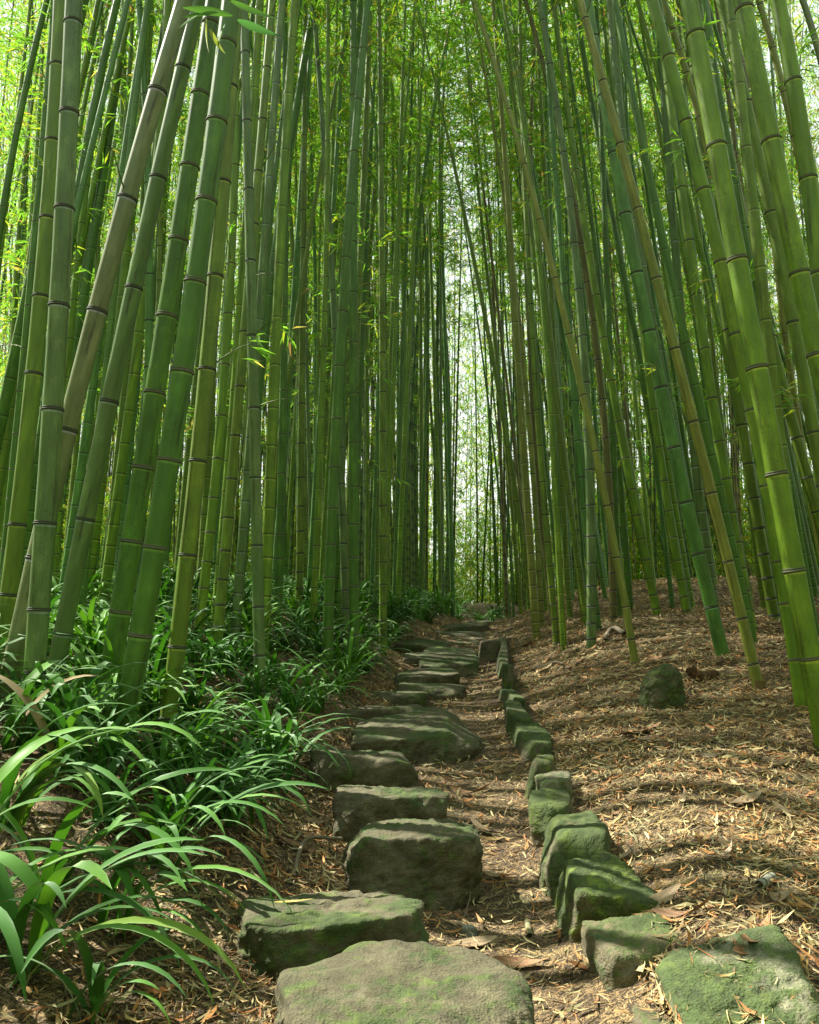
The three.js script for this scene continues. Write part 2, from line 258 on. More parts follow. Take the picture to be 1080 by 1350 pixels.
// tube along axis(y) -> Vector3 with nodes at the given heights; bake: ridges as geometry of the tube itself
function culmGeo(axis, y0, y1, rad, nodes, sides, bake, sd = 0, rings = 3, lod = 0) {
  const ys = [];
  const cuts = [y0, ...nodes.filter((y) => y > y0 && y < y1), y1];
  for (let i = 0; i < cuts.length - 1; i++) {
    const a = cuts[i], b = cuts[i + 1], L = b - a, R = rad(a), isN = i > 0;
    if (isN) { if (lod) ys.push([a - 0.06 * R, 1.09, 0.32], [a + 0.25 * R, 1, 1]); else if (bake) ys.push([a - 0.07 * R, 1.11, 0.32], [a + 0.06 * R, 1.03, 0.4], [a + 0.28 * R, 1, 1]); else ys.push([a, 1.0, 0.8], [a + 0.2 * R, 1.0, 1]); }
    else ys.push([a, 1, 1]);
    for (let k = 1; k <= rings; k++) { const t = k / (rings + 1); ys.push([a + L * (0.04 + 0.9 * t), 1 - 0.025 * Math.sin(Math.PI * t), 1 + 0.12 * N.noise(sd, i * 7.7, k * 3.3)]); }
    if (i < cuts.length - 2) { if (lod) continue; ys.push([b - 0.42 * R, 1, 1.0], [b - 0.34 * R, 1.0, -1], [b - 0.2 * R, 1.0, -1]); } // waxy white band below each node
  }
  ys.push([y1, 0.5, 1]);
  const p = [], nn = [], uv = [], col = [], idx = [], q = new THREE.Quaternion(), t = V(0, 0, 0), v = V(0, 0, 0), e = 0.02;
  ys.forEach(([y, k, c]) => {
    const o = axis(y), R = rad(y) * k; t.copy(axis(y + e)).sub(axis(y - e)).normalize(); q.setFromUnitVectors(UP, t);
    const bl = 0.5 + fbm(sd + 3, y * 0.8, 1.1, 2);
    for (let s = 0; s <= sides; s++) {
      const a = s / sides * Math.PI * 2; v.set(Math.cos(a), 0, Math.sin(a)).applyQuaternion(q);
      p.push(o.x + v.x * R, o.y + v.y * R, o.z + v.z * R); nn.push(v.x, v.y, v.z); uv.push(s / sides + sd, y * 0.8 + sd * 0.37);
      const m = 0.94 + 0.42 * (fbm(Math.cos(a) * 0.9 + sd, y * 1.4, Math.sin(a) * 0.9, 3));
      if (c < 0) col.push(2.0, 1.6, 4.5); else if (c < 0.7) col.push(c, c * 0.92, c); else col.push(c * m * (0.9 + 0.2 * bl), c * m, c * m * (1.05 - 0.1 * bl));
    }
  });
  const w = sides + 1;
  for (let i = 0; i < ys.length - 1; i++) for (let s = 0; s < sides; s++) { const a = i * w + s; idx.push(a, a + w, a + 1, a + 1, a + w, a + w + 1); }
  const g = new THREE.BufferGeometry();
  g.setAttribute('position', new THREE.Float32BufferAttribute(p, 3)); g.setAttribute('normal', new THREE.Float32BufferAttribute(nn, 3)); g.setAttribute('uv', new THREE.Float32BufferAttribute(uv, 2)); g.setAttribute('color', new THREE.Float32BufferAttribute(col, 3)); g.setIndex(idx);
  return g;
}
// leaves collected as small folded lance shapes
class Leaves {
  constructor() { this.p = []; this.c = []; this.i = []; }
  add(o, dir, nrm, L, W, c) {
    const s = V(0, 0, 0).crossVectors(dir, nrm).normalize(), n = V(0, 0, 0).crossVectors(s, dir).normalize(), k = this.p.length / 3;
    const P = (t, w, h) => this.p.push(o.x + dir.x * L * t + s.x * W * w + n.x * L * h, o.y + dir.y * L * t + s.y * W * w + n.y * L * h, o.z + dir.z * L * t + s.z * W * w + n.z * L * h);
    P(0, 0, 0); P(0.36, 0.5, 0.05); P(0.36, -0.5, 0.05); P(1, 0, -0.06);
    for (let j = 0; j < 4; j++) this.c.push(c[0], c[1], c[2]);
    this.i.push(k, k + 1, k + 3, k, k + 3, k + 2);
  }
  geo() { const g = new THREE.BufferGeometry(); g.setAttribute('position', new THREE.Float32BufferAttribute(this.p, 3)); g.setAttribute('color', new THREE.Float32BufferAttribute(this.c, 3)); g.setIndex(this.i); g.computeVertexNormals(); return g; }
}
const leafCol = () => { const k = rr(0.75, 1.25), y = rnd(); return y < 0.76 ? [0.17 * k, 0.38 * k, 0.025 * k] : y < 0.93 ? [0.4 * k, 0.5 * k, 0.025 * k] : y < 0.985 ? [0.42 * k, 0.36 * k, 0.06 * k] : [0.36 * k, 0.2 * k, 0.06 * k]; };
class Twigs { // thin three-sided sticks
  constructor() { this.p = []; this.i = []; }
  stick(a, b, r0, r1) {
    const d = b.clone().sub(a).normalize(), s = V(0, 0, 0).crossVectors(d, Math.abs(d.y) > 0.9 ? V(1, 0, 0) : UP).normalize(), u = V(0, 0, 0).crossVectors(s, d), k = this.p.length / 3;
    for (const [o, r] of [[a, r0], [b, r1]]) for (let j = 0; j < 3; j++) { const t = j * 2.094; this.p.push(o.x + (s.x * Math.cos(t) + u.x * Math.sin(t)) * r, o.y + (s.y * Math.cos(t) + u.y * Math.sin(t)) * r, o.z + (s.z * Math.cos(t) + u.z * Math.sin(t)) * r); }
    for (let j = 0; j < 3; j++) { const e = (j + 1) % 3; this.i.push(k + j, k + e, k + 3 + j, k + e, k + 3 + e, k + 3 + j); }
  }
  geo() { const g = new THREE.BufferGeometry(); g.setAttribute('position', new THREE.Float32BufferAttribute(this.p, 3)); g.setIndex(this.i); g.computeVertexNormals(); return g; }
}
function branch(tw, lv, o, dir, len, per, big) {
  let p = o.clone(), d = dir.clone(); const n = 4;
  for (let i = 0; i < n; i++) {
    const q = p.clone().addScaledVector(d, len / n); tw.stick(p, q, 0.0045 * (1 - i / n) + 0.0012, 0.0045 * (1 - (i + 1) / n) + 0.001);
    if (i > 0) for (let k = 0; k < per; k++) {
      const td = d.clone().add(V(rr(-0.9, 0.9), rr(-0.7, 0.5), rr(-0.9, 0.9))).normalize(), tl = rr(0.08, 0.26) * (0.5 + len), s = p.clone().lerp(q, rnd()), e = s.clone().addScaledVector(td, tl);
      const m = 3 + Math.floor(rnd() * 4);
      for (let f = 0; f < m; f++) {
        const ld = td.clone().add(V(rr(-0.9, 0.9), rr(-1.0, 0.25), rr(-0.9, 0.9))).normalize();
        lv.add(s.clone().lerp(e, 0.35 + 0.65 * (f + 1) / m), ld, V(rr(-0.6, 0.6), 1, rr(-0.6, 0.6)), rr(0.09, 0.165) * big, rr(0.014, 0.022) * big, leafCol());
      }
    }
    p = q; d.add(V(rr(-0.12, 0.12), -0.13, rr(-0.12, 0.12))).normalize();
  }
}
function crown(axis, ys, y1, step, reach, per, big = 1) {
  const tw = new Twigs(), lv = new Leaves();
  let az = rr(0, 6.28);
  for (let y = ys; y < y1; y += step * rr(0.8, 1.2)) {
    az += 3.14 + rr(-0.6, 0.6);
    const f = (y - ys) / (y1 - ys), len = reach * (0.55 + 0.7 * Math.sin(Math.PI * (0.15 + 0.75 * f))) * rr(0.7, 1.15);
    for (const da of [-0.35, 0.4]) { const a = az + da + rr(-0.3, 0.3), e = rr(0.35, 0.85); branch(tw, lv, axis(y), V(Math.cos(a) * Math.cos(e), Math.sin(e), Math.sin(a) * Math.cos(e)), len * (da < 0 ? 1 : 0.7), per, big); }
  }
  return [tw.geo(), lv.geo()];
}
// --- culms one can follow in the photograph. pts: px,py pairs; w: width in px; D: diameter in metres; c: colour; nodes: py of the rings seen
const GL = 'bamboo on the grassy bank', GR = 'bamboo on the leaf-littered bank';
const slimL = 'slim green bamboo culm standing in the dense row above the grass', slimR = 'slim green bamboo culm rising from the leaf-littered bank';
const picked = [
  [[98, 0, 88, 200, 80, 400, 68, 540, 52, 800], 27, 0.1, 'grey', 'thick grey green culm crossed behind by nothing, beside a slightly thinner twin', [30, 149, 275, 403, 540, 690], GL],
  [[80, 0, 70, 185, 53, 390, 45, 493, 25, 692, 10, 790], 22, 0.095, 'olive', 'olive culm tucked beside the thick grey green culm', [86, 186, 288, 391, 493, 692], GL],
  [[73, 0, 58, 140, 50, 270, 38, 420, 15, 640], 11, 0.06, 'deep', slimL, null, GL],
  [[62, 0, 37, 100, 15, 215, -4, 330], 11, 0.06, 'deep', slimL, null, GL],
  [[242, 0, 208, 120, 170, 262, 130, 410, 88, 567, 44, 736, 10, 923], 26, 0.1, 'pale', 'pale grey weathered culm leaning hard across its neighbours', [120, 262, 410, 567, 736, 923], GL],
  [[262, 0, 240, 90, 212, 235, 175, 380, 143, 530, 114, 685, 83, 835, 63, 940], 23, 0.095, 'grey', 'mottled grey culm leaning parallel to the pale weathered culm', [90, 235, 380, 530, 685, 835], GL],
  [[282, 20, 262, 125, 250, 220, 235, 317, 220, 417, 205, 518, 189, 617, 175, 714, 160, 807, 146, 872], 27, 0.108, 'deep', 'stout deep green culm with brown scars low down', [125, 220, 317, 417, 518, 617, 714, 807], GL],
  [[304, 0, 287, 160, 272, 265, 259, 372, 242, 490, 221, 607, 203, 722, 184, 838, 157, 1008], 29, 0.105, 'deep', 'stout green culm rooted among the foreground grass tufts', [160, 265, 372, 490, 607, 722, 838], GL],
  [[312, 0, 305, 115, 292, 240, 283, 364, 272, 487, 262, 608, 250, 732, 235, 853, 218, 967], 22, 0.09, 'olive', 'olive green culm between the stout green culm and the thin straight one', [115, 240, 364, 487, 608, 732, 853, 967], GL],
  [[322, 0, 325, 160, 330, 344, 335, 538, 338, 719, 343, 800, 342, 920], 15, 0.07, 'grey', 'thin straight grey green culm standing at the edge of the grass', [70, 160, 250, 344, 443, 538, 630, 719, 800], GL],
  [[362, 0, 345, 120, 337, 280, 320, 463, 308, 630, 283, 870], 14, 0.07, 'olive', slimL, null, GL],
  [[310, 0, 306, 386, 290, 560, 276, 668, 262, 850], 13, 0.07, 'fresh', slimL, null, GL],
  [[151, 0, 127, 160, 107, 280, 95, 440, 72, 800], 10, 0.065, 'fresh', slimL, null, GL],
  [[183, 0, 192, 135, 197, 370, 186, 700], 12, 0.07, 'teal', slimL, null, GL],
  [[217, 0, 214, 200, 208, 450, 200, 750], 9, 0.06, 'olive', slimL, null, GL],
  [[402, 0, 402, 200, 398, 450, 395, 780], 10, 0.075, 'olive', slimL, null, GL],
  [[413, 0, 427, 190, 440, 400, 455, 790], 10, 0.07, 'grey', slimL, null, GL],
  [[485, 0, 470, 165, 455, 350, 442, 600, 434, 780], 14, 0.085, 'deep', 'dark culm slanting across the straight row above the grass', null, GL],
  [[466, 0, 466, 400, 467, 780], 13, 0.085, 'deep', 'stout dark culm standing straight behind the slanting dark one', null, GL],
  [[500, 0, 503, 300, 505, 560, 505, 785], 10, 0.075, 'olive', 'single straight culm rising from the grass next to the path', null, GL],
  [[392, 40, 370, 150, 355, 300, 345, 500, 338, 760], 9, 0.06, 'deep', slimL, null, GL],
  [[432, 0, 432, 250, 425, 500, 415, 780], 9, 0.06, 'fresh', slimL, null, GL],
  [[375, 0, 378, 250, 372, 500, 368, 780], 11, 0.075, 'deep', slimL, null, GL],
  [[905, 0, 920, 45, 947, 192, 972, 342, 997, 485, 1022, 625, 1047, 752, 1070, 868], 27, 0.105, 'fresh', 'stoutest bright green culm on the leaf-littered bank, dark ringed', [45, 192, 342, 485, 625, 752, 868], GR],
  [[860, 0, 885, 75, 900, 160, 925, 250, 950, 345, 972, 440, 990, 513, 1022, 700, 1062, 962], 19, 0.085, 'fresh', 'green culm running close behind the stoutest bright one', [75, 160, 250, 345, 440, 540, 640, 740, 795, 869], GR],
  [[975, 0, 985, 12, 1017, 185, 1053, 360, 1078, 467], 27, 0.105, 'fresh', 'thick smooth green culm with wide pale internodes above the bank', [12, 185, 360], GR],
  [[1025, 0, 1047, 107, 1065, 235, 1084, 400], 24, 0.1, 'fresh', 'thick green culm with small twigs at its upper rings', [107, 235, 360], GR],
  [[950, 0, 985, 135, 1015, 280, 1046, 425, 1073, 570], 17, 0.09, 'olive', 'olive culm between two thick smooth ones on the bank', [135, 280, 425, 570], GR],
  [[767, 10, 795, 107, 817, 190, 842, 275, 867, 367, 891, 460, 914, 556, 937, 650, 957, 740, 977, 815, 1000, 890], 14, 0.068, 'tan', 'yellowish tan culm leaning out over the leaf-littered bank', [107, 190, 275, 367, 460, 556, 650, 740, 815], GR],
  [[775, 0, 795, 125, 810, 202, 825, 282, 838, 360, 853, 437, 870, 511, 890, 590, 907, 662, 925, 730, 945, 846], 17, 0.095, 'teal', 'bluish green culm with chalky white bands under its rings', [125, 202, 282, 360, 437, 511, 590, 662, 730, 800], GR],
  [[627, 5, 645, 75, 670, 145, 695, 217, 715, 290, 735, 367, 750, 441, 766, 521, 782, 595, 797, 667, 812, 735, 840, 866], 10, 0.058, 'tan', 'thin yellowish culm bending over the path from the bank', [75, 145, 217, 290, 367, 441, 521, 595, 667, 735, 800], GR],
  [[685, 0, 690, 200, 703, 440, 712, 610, 725, 730, 732, 828], 9, 0.065, 'olive', slimR, null, GR],
  [[715, 0, 735, 200, 750, 450, 760, 600, 772, 690, 790, 818], 10, 0.07, 'teal', slimR, null, GR],
  [[730, 0, 770, 300, 800, 490, 825, 575, 845, 700, 860, 790], 11, 0.078, 'fresh', slimR, null, GR],
  [[810, 0, 835, 300, 845, 450, 865, 575, 885, 650, 900, 790], 11, 0.078, 'fresh', slimR, null, GR],
  [[868, 0, 907, 300, 925, 450, 950, 595, 975, 720, 987, 820], 14, 0.085, 'fresh', 'green culm rooted just behind the tan leaning culm', null, GR],
  [[905, 0, 955, 400, 977, 565, 1000, 675, 1012, 770], 14, 0.09, 'olive', slimR, null, GR],
  [[925, 0, 960, 180, 1000, 380, 1040, 550, 1070, 640], 14, 0.085, 'olive', slimR, null, GR],
  [[575, 100, 590, 200, 635, 400, 660, 515, 682, 650, 700, 800], 7, 0.062, 'olive', slimR, null, GR],
  [[620, 0, 650, 150, 675, 300, 690, 550, 710, 750, 717, 800], 7.5, 0.066, 'tan', slimR, null, GR],
  [[695, 0, 730, 150, 755, 280, 785, 435, 800, 550, 806, 775], 10, 0.072, 'brown', slimR.replace('green', 'brownish'), null, GR],
  [[710, 0, 740, 175, 760, 350, 767, 440, 780, 780], 12, 0.08, 'grey', slimR.replace('green', 'greyish'), null, GR],
  [[785, 0, 795, 150, 797, 300, 802, 440, 815, 780], 10, 0.075, 'deep', slimR, null, GR],
  [[737, 0, 755, 125, 775, 240, 790, 375, 830, 780], 8, 0.065, 'deep', slimR, null, GR],
  [[1000, 0, 1020, 65, 1040, 150, 1075, 330], 12, 0.075, 'tan', slimR.replace('green', 'tan'), null, GR],
  [[1058, 0, 1075, 50, 1100, 160], 12, 0.075, 'pale', slimR.replace('green', 'pale'), null, GR],
  [[875, 0, 900, 80, 920, 150, 945, 240, 1010, 600], 12, 0.075, 'tan', slimR.replace('green', 'tan'), null, GR],
  [[930, 0, 945, 130, 975, 330, 1030, 760], 14, 0.085, 'deep', slimR, null, GR],
  [[952, 60, 975, 240, 990, 325, 1050, 740], 9, 0.062, 'brown', slimR.replace('green', 'brownish'), null, GR],
];
picked[0][4] = 'thick grey green culm beside a slightly thinner olive twin';
const feet = [];
function fit(pts) { // x = a + b y + c y^2 through the points, least squares
  const S = [0, 0, 0, 0, 0], T = [0, 0, 0];
  for (const [x, y] of pts) { let p = 1; for (let k = 0; k < 5; k++) { S[k] += p; if (k < 3) T[k] += p * x; p *= y; } }
  const M = [[S[0], S[1], S[2], T[0]], [S[1], S[2], S[3], T[1]], [S[2], S[3], S[4] + 0.02, T[2]]];
  for (let c = 0; c < 3; c++) for (let i = c + 1; i < 3; i++) { const f = M[i][c] / M[c][c]; for (let j = c; j < 4; j++) M[i][j] -= f * M[c][j]; }
  const c = M[2][3] / M[2][2], b = (M[1][3] - M[1][2] * c) / M[1][1];
  return [(M[0][3] - M[0][1] * b - M[0][2] * c) / M[0][0], b, c];
}
for (const [pl, w, D, cl, label0, rings, group] of picked) {
  const run = (pl[0] - pl[pl.length - 2]) / (pl[pl.length - 1] - pl[1]), lean = Math.abs(run) < 0.035 ? 'upright' : Math.abs(run) > 0.13 ? 'strongly leaning' : 'slightly leaning', hue0 = { fresh: 'green', olive: 'olive', teal: 'bluish green', deep: 'dark green', grey: 'greyish green', tan: 'tan', pale: 'pale', brown: 'brownish' }[cl];
  const label = label0.startsWith('slim') ? `slim ${lean} ${hue0} culm ${group === GL ? 'in the front row above the grass' : 'rooted in the leaf-littered bank'}` : label0;
  const d = D * FOC / w, pts = [];
  for (let i = 0; i < pl.length; i += 2) { const p = at(pl[i], pl[i + 1], d); pts.push([p.x, p.y]); }
  const [a, b, c] = fit(pts), yT = Math.max(...pts.map((p) => p[1])), slope = b + 2 * c * yT, yB = Math.min(...pts.map((p) => p[1])), slB = b + 2 * c * yB;
  const X = (y) => y > yT ? a + b * yT + c * yT * yT + slope * (y - yT) + 0.5 * c * (y - yT) ** 2 * 0.5 : y < yB ? a + b * yB + c * yB * yB + slB * (y - yB) : a + b * y + c * y * y;
  let y0 = 0.5; for (let k = 0; k < 20; k++) y0 = ground(X(y0), -d);
  y0 -= 0.04;
  const sway = rr(-0.012, 0.012), axis = (y) => V(X(y), y, -d + (y > yT ? sway * (y - yT) ** 2 : 0)), H = clamp(y0 + 70 * D + 4.5, 7.5, 12.5);
  const rad = (y) => D / 2 * (1.04 - 0.82 * Math.pow(clamp((y - y0) / (H - y0), 0, 1), 1.6)) * (y < y0 + 0.2 ? 1.03 : 1);
  let nodes = [];
  if (rings) { nodes = rings.map((py) => at(X(0), py, d).y).sort((p, q) => p - q).filter((y) => y > y0 + 0.06); }
  else { nodes = [y0 + rr(0.05, 0.12)]; }
  let gap = rings && nodes.length > 1 ? nodes[nodes.length - 1] - nodes[nodes.length - 2] : D * 1.4, gb = D * 4.2;
  if (rings) while (nodes[0] - y0 > gb + 0.03) { nodes.unshift(nodes[0] - gb); gb = Math.max(gb * 0.72, D); }
  for (let y = nodes[nodes.length - 1]; y < H - 0.5;) { if (!rings) gap = Math.min(gap * 1.16 * rr(0.96, 1.04), D * 5.4); y += gap; if (y < H - 0.3) nodes.push(y); }
  const g = thing('bamboo', label, 'bamboo', group), o = axis(y0), sd = rr(0, 50);
  g.position.copy(o);
  const loc = (y) => axis(y + o.y).sub(o), rl = (y) => rad(y + o.y), nl = nodes.map((y) => y - o.y);
  mesh('culm', culmGeo(loc, 0, H - o.y, rl, nl, w > 16 ? 20 : 12, false, sd, w > 16 ? 4 : 2), culmMat[cl], g);
  const q = new THREE.Quaternion();
  for (const y of nl) { const n = mesh('node', nodeGeo, cl === 'fresh' || cl === 'deep' ? nodeMat2 : nodeMat, g); n.position.copy(loc(y)); q.setFromUnitVectors(UP, loc(y + 0.02).sub(loc(y - 0.02)).normalize()); n.quaternion.copy(q); const R = rl(y); n.scale.set(R, R * rr(0.75, 1.05), R); }
  const [tg, lg] = crown(loc, (H - o.y) * (d < 7 ? rr(0.7, 0.78) : rr(0.6, 0.7)), H - o.y, 0.42, 0.6, 2);
  mesh('twigs', tg, branchMat, g).userData.kind = 'stuff'; mesh('leaves', lg, leafMat, g).userData.kind = 'stuff';
  feet.push([o.x, o.z]);
  if (w > 8 && rnd() < 0.5) {
    const hs = rr(0.03, 0.075), R0 = rl(0.05), sg = new THREE.LatheGeometry([[R0 * 1.1, 0], [R0 * 1.12, hs * 0.3], [R0 * 1.18, hs * 0.7], [R0 * 1.3, hs]].map((t) => new THREE.Vector2(...t)), 10, rr(0, 6), rr(1.6, 3.6)), sm = mesh('old_sheath', sg, sheathMat, g); sm.position.copy(loc(0.03));
  }
  if (w > 9 && rnd() < 0.75) for (const y of nl.filter((t) => t > 1.6 && t < 5.5)) {
    if (rnd() < 0.62) continue;
    const a = rr(0, 6.28), t2 = new Twigs(), l2 = new Leaves(), dr = V(Math.cos(a), rr(0.3, 1), Math.sin(a) * 0.6).normalize();
    branch(t2, l2, loc(y).addScaledVector(dr, rl(y) * 0.7), dr, rr(0.15, 0.4), rnd() < 0.5 ? 1 : 0, 0.9);
    const sh = mesh('side_shoot', t2.geo(), branchMat, g); if (l2.i.length) mesh('leaves', l2.geo(), leafMat, sh).userData.kind = 'stuff';
  }
}
// --- the rest of the grove: every culm grown on its own
function grown(hk, rk, low, d = 30) { // culm, twigs and leaves of one plant, origin at its foot
  const H = 11 * hk, bend = rr(0.2, 1.2), wob = rr(-0.1, 0.1), ph = rr(0, 6), bz = rr(-0.3, 0.3), az = rr(0, 6.28), ca = Math.cos(az), sa = Math.sin(az);
  const axis = (y) => { const t = Math.max(0, y) / H, u = bend * t * t * t + wob * Math.sin(y * 0.55 + ph) - wob * Math.sin(ph), v = bz * Math.pow(t, 2.5); return V(u * ca - v * sa, y, u * sa + v * ca); };
  const D = 0.075 * rk, rad = (y) => D / 2 * (1.04 - 0.86 * Math.pow(clamp(y / H, 0, 1), 1.5)), nodes = [];
  for (let y = rr(0.06, 0.2), gap = 0.09; y < H - 0.3; gap = Math.min(gap * 1.12 * rr(0.97, 1.03), D * 5.4), y += gap) nodes.push(y);
  const [twigs, leaves] = crown(axis, H * (low ? rr(0.16, 0.26) : d < 11 ? rr(0.6, 0.72) : rr(0.42, 0.58)), H, low ? 0.46 : 0.38, 0.75, d < 12 ? 2.0 : 3, d > 15 ? 1.15 : 1);
  return { culm: culmGeo(axis, -0.05, H, rad, nodes, d < 10 ? 9 : d < 15 ? 7 : 5, true, rr(0, 60), 1, d < 15 ? 0 : 1), twigs, leaves };
}
const freeOf = (x, z, r) => feet.every(([a, b]) => (a - x) ** 2 + (b - z) ** 2 > r * r);
const tones = ['fresh', 'olive', 'teal', 'deep', 'deep', 'olive', 'fresh', 'grey', 'fresh', 'teal', 'deep', 'olive', 'tan', 'brown'];
const sideOf = (x, d) => x < pathX(d) ? -1 : 1;
function grow(x, d, far) {
  const z = -d, s = sideOf(x, d), tone = pick(s > 0 ? tones : tones.slice(0, 8)), stout = rnd() < 0.3, low = Math.abs(x - 0.075 * d) > 1.3 && rnd() < (d > 10 ? 0.3 : d > 7 && x < -2 ? 0.4 : 0.06), f = grown(d > 13 ? rr(1.05, 1.45) : rr(0.86, 1.12), stout ? rr(1.05, 1.3) : rr(0.65, 1.0), low, d < 3 || Math.abs(x) > 0.55 * d ? 20 : d);
  const hue = { fresh: 'green', olive: 'olive', teal: 'bluish green', deep: 'dark green', grey: 'greyish', tan: 'tan', brown: 'brownish' }[tone];
  const place = far ? 'far beyond the top of the steps' : s > 0 ? 'in the thicket behind the leaf-littered bank' : 'in the thicket behind the grassy bank';
  const g = thing('bamboo', `${stout ? 'stout' : 'slender'} ${hue} bamboo ${place}${low ? ', leafy low down' : ''}`, 'bamboo', far ? 'bamboo far down the grove' : s > 0 ? 'thicket behind the leaf-littered bank' : 'thicket behind the grassy bank');
  g.position.set(x, ground(x, z) - 0.03, z);
  const lean = s > 0 ? -0.05 - 0.035 * clamp(x - kerbX(d), 0, 4) : d < 9 ? 0.05 + 0.03 * clamp(-x - 1, 0, 4) : 0.012 * clamp(-x, 0, 4);
  g.rotation.set(rr(-0.045, 0.045), 0, -(lean + rr(-0.045, 0.045)));
  mesh('culm', f.culm, culmMat[tone], g); if (d < 11) mesh('twigs', f.twigs, branchMat, g).userData.kind = 'stuff'; mesh('leaves', f.leaves, leafMat, g).userData.kind = 'stuff';
  feet.push([x, z]);
}
let made = 0;
const okSpot = (x, d) => { const L = d < 13.5 ? pathX(d) - (d < 8 ? 0.9 : 0.7) : 0.05 * d, R = d < 13.5 ? kerbX(d) + 0.3 : 0.096 * d; return x < L || x > R; };
for (const [d0, d1, n, gap] of [[6.2, 10, 66, 0.3], [10, 15, 98, 0.3], [15, 24, 126, 0.4]])
  for (let k = 0, t = 0; k < n && t < 9000; t++) {
    const d = rr(d0, d1), x = (d > 10 && rnd() < 0.45 ? rr(-0.14, 0.22) : rr(-0.5, 0.5) * 1.02) * d;
    if (!okSpot(x, d) || !freeOf(x, -d, gap)) continue;
    if (d < 8.2 && x > 0 && x < 2.4) continue;
    if (d < 9 && x < 0 && x > -1.0) continue;
    grow(x, d, d >= 18); k++; made++;
  }
// culms beside and behind the viewpoint, whose crowns shade the path
for (let k = 0, t = 0; k < 14 && t < 4000; t++) {
  const d = rr(-6, 9), x = rr(-8, 8);
  if (Math.abs(x) < 0.62 * Math.max(d, 0) + 1.0 || !freeOf(x, -d, 0.6)) continue;
  grow(x, d, false); k++;
}
console.log('fill', made, feet.length);

// --- the wood goes on all round: a mass of thin culms and leaves
{
  const m = new THREE.Matrix4(), q = new THREE.Quaternion(), e = new THREE.Euler(), c = new THREE.Color(), lv = new Leaves();
  const spot = (r0, r1) => { for (;;) { const r = Math.sqrt(rr(r0 * r0, r1 * r1)), a = rr(0, 6.2832), x = Math.sin(a) * r, d = Math.cos(a) * r; if (d > 10 && Math.abs(x) < 0.55 * d && d < 23) continue; return [x, d]; } };
  const nc = 1500, nv = 620, culms = new THREE.InstancedMesh(grown(1, 1, false).culm, culmMat.olive, nc + nv);
  for (let k = 0; k < nc + nv; k++) { let [x, d] = spot(13, 46); if (k >= nc) do { d = rr(20, 40); x = rr(-0.5, 0.5) * d; } while ((x > 0.05 * d && x < 0.096 * d) || (d > 23 && d < 34 && Math.abs(x - 0.075 * d) < 2.2)); const s = rr(0.55, 1.0); e.set(rr(-0.06, 0.06), rr(0, 6), rr(-0.09, 0.09)); m.compose(V(x, ground(x, -d), -d), q.setFromEuler(e), V(s, rr(1.0, 1.6), s)); culms.setMatrixAt(k, m); culms.setColorAt(k, c.setRGB(rr(0.5, 1.1), rr(0.6, 1.1), rr(0.5, 1.2))); }
  culms.name = 'distant_bamboo_wood'; culms.userData = { kind: 'stuff', label: 'far mass of thin bamboo culms closing the view', category: 'wood' }; culms.castShadow = culms.receiveShadow = true; scene.add(culms);
  for (let k = 0; k < 9; k++) { const o = V(rr(-0.35, 0.35), rr(-0.35, 0.35), rr(-0.35, 0.35)), td = V(rr(-1, 1), rr(-0.6, 0.6), rr(-1, 1)).normalize(); for (let f = 0; f < 7; f++) lv.add(o.clone().addScaledVector(td, f * 0.05), td.clone().add(V(rr(-0.9, 0.9), rr(-1, 0.3), rr(-0.9, 0.9))).normalize(), V(rr(-0.6, 0.6), 1, rr(-0.6, 0.6)), rr(0.1, 0.18), rr(0.018, 0.028), leafCol()); }
  const n = 19500, far = new THREE.InstancedMesh(lv.geo(), leafMat, n);
  for (let k = 0; k < n; k++) {
    let [x, d] = spot(14, 44), h = rnd() < 0.25 ? rr(0.2, 4.5) : rr(3.5, 14.5); if (k < 9000) { d = rr(22, 42); x = rr(-0.5, 0.5) * d; h = k < 4600 ? rr(5, 23) : rr(0.0, 3.4); if (k > 8400) { d = rr(34, 42); x = rr(0.01, 0.14) * d; h = 0.1 + Math.pow(rnd(), 2.2) * 15; } else if (d < 34 && Math.abs(x - 0.075 * d) < 2.4) x += 5; if (k < 4600 && x > 0.04 * d && x < 0.11 * d && rnd() < 0.7) x -= 0.2 * d; } else if (k < 13500) { do { const r = rr(6.5, 15), a = rr(0, 6.2832); x = Math.sin(a) * r; d = Math.cos(a) * r; } while (Math.abs(x) < 0.6 * d + 2.6 || (d < 0 && d > -5 && Math.abs(x) < 5)); h = rr(0.3, x < 0 && d > -3 ? 7.4 : 10); } e.set(rr(-0.4, 0.4), rr(0, 6.28), rr(-0.4, 0.4)); const s = rr(1.1, 1.9);
    m.compose(V(x, ground(x, -d) + h, -d), q.setFromEuler(e), V(s, s, s)); far.setMatrixAt(k, m); far.setColorAt(k, c.setRGB(rr(0.8, 1.5), rr(0.9, 1.25), rr(0.7, 1.1)));
  }
  far.name = 'distant_foliage'; far.userData = { kind: 'stuff', label: 'yellow green leaf mass of the far wood', category: 'foliage' }; far.castShadow = far.receiveShadow = true; scene.add(far);
}

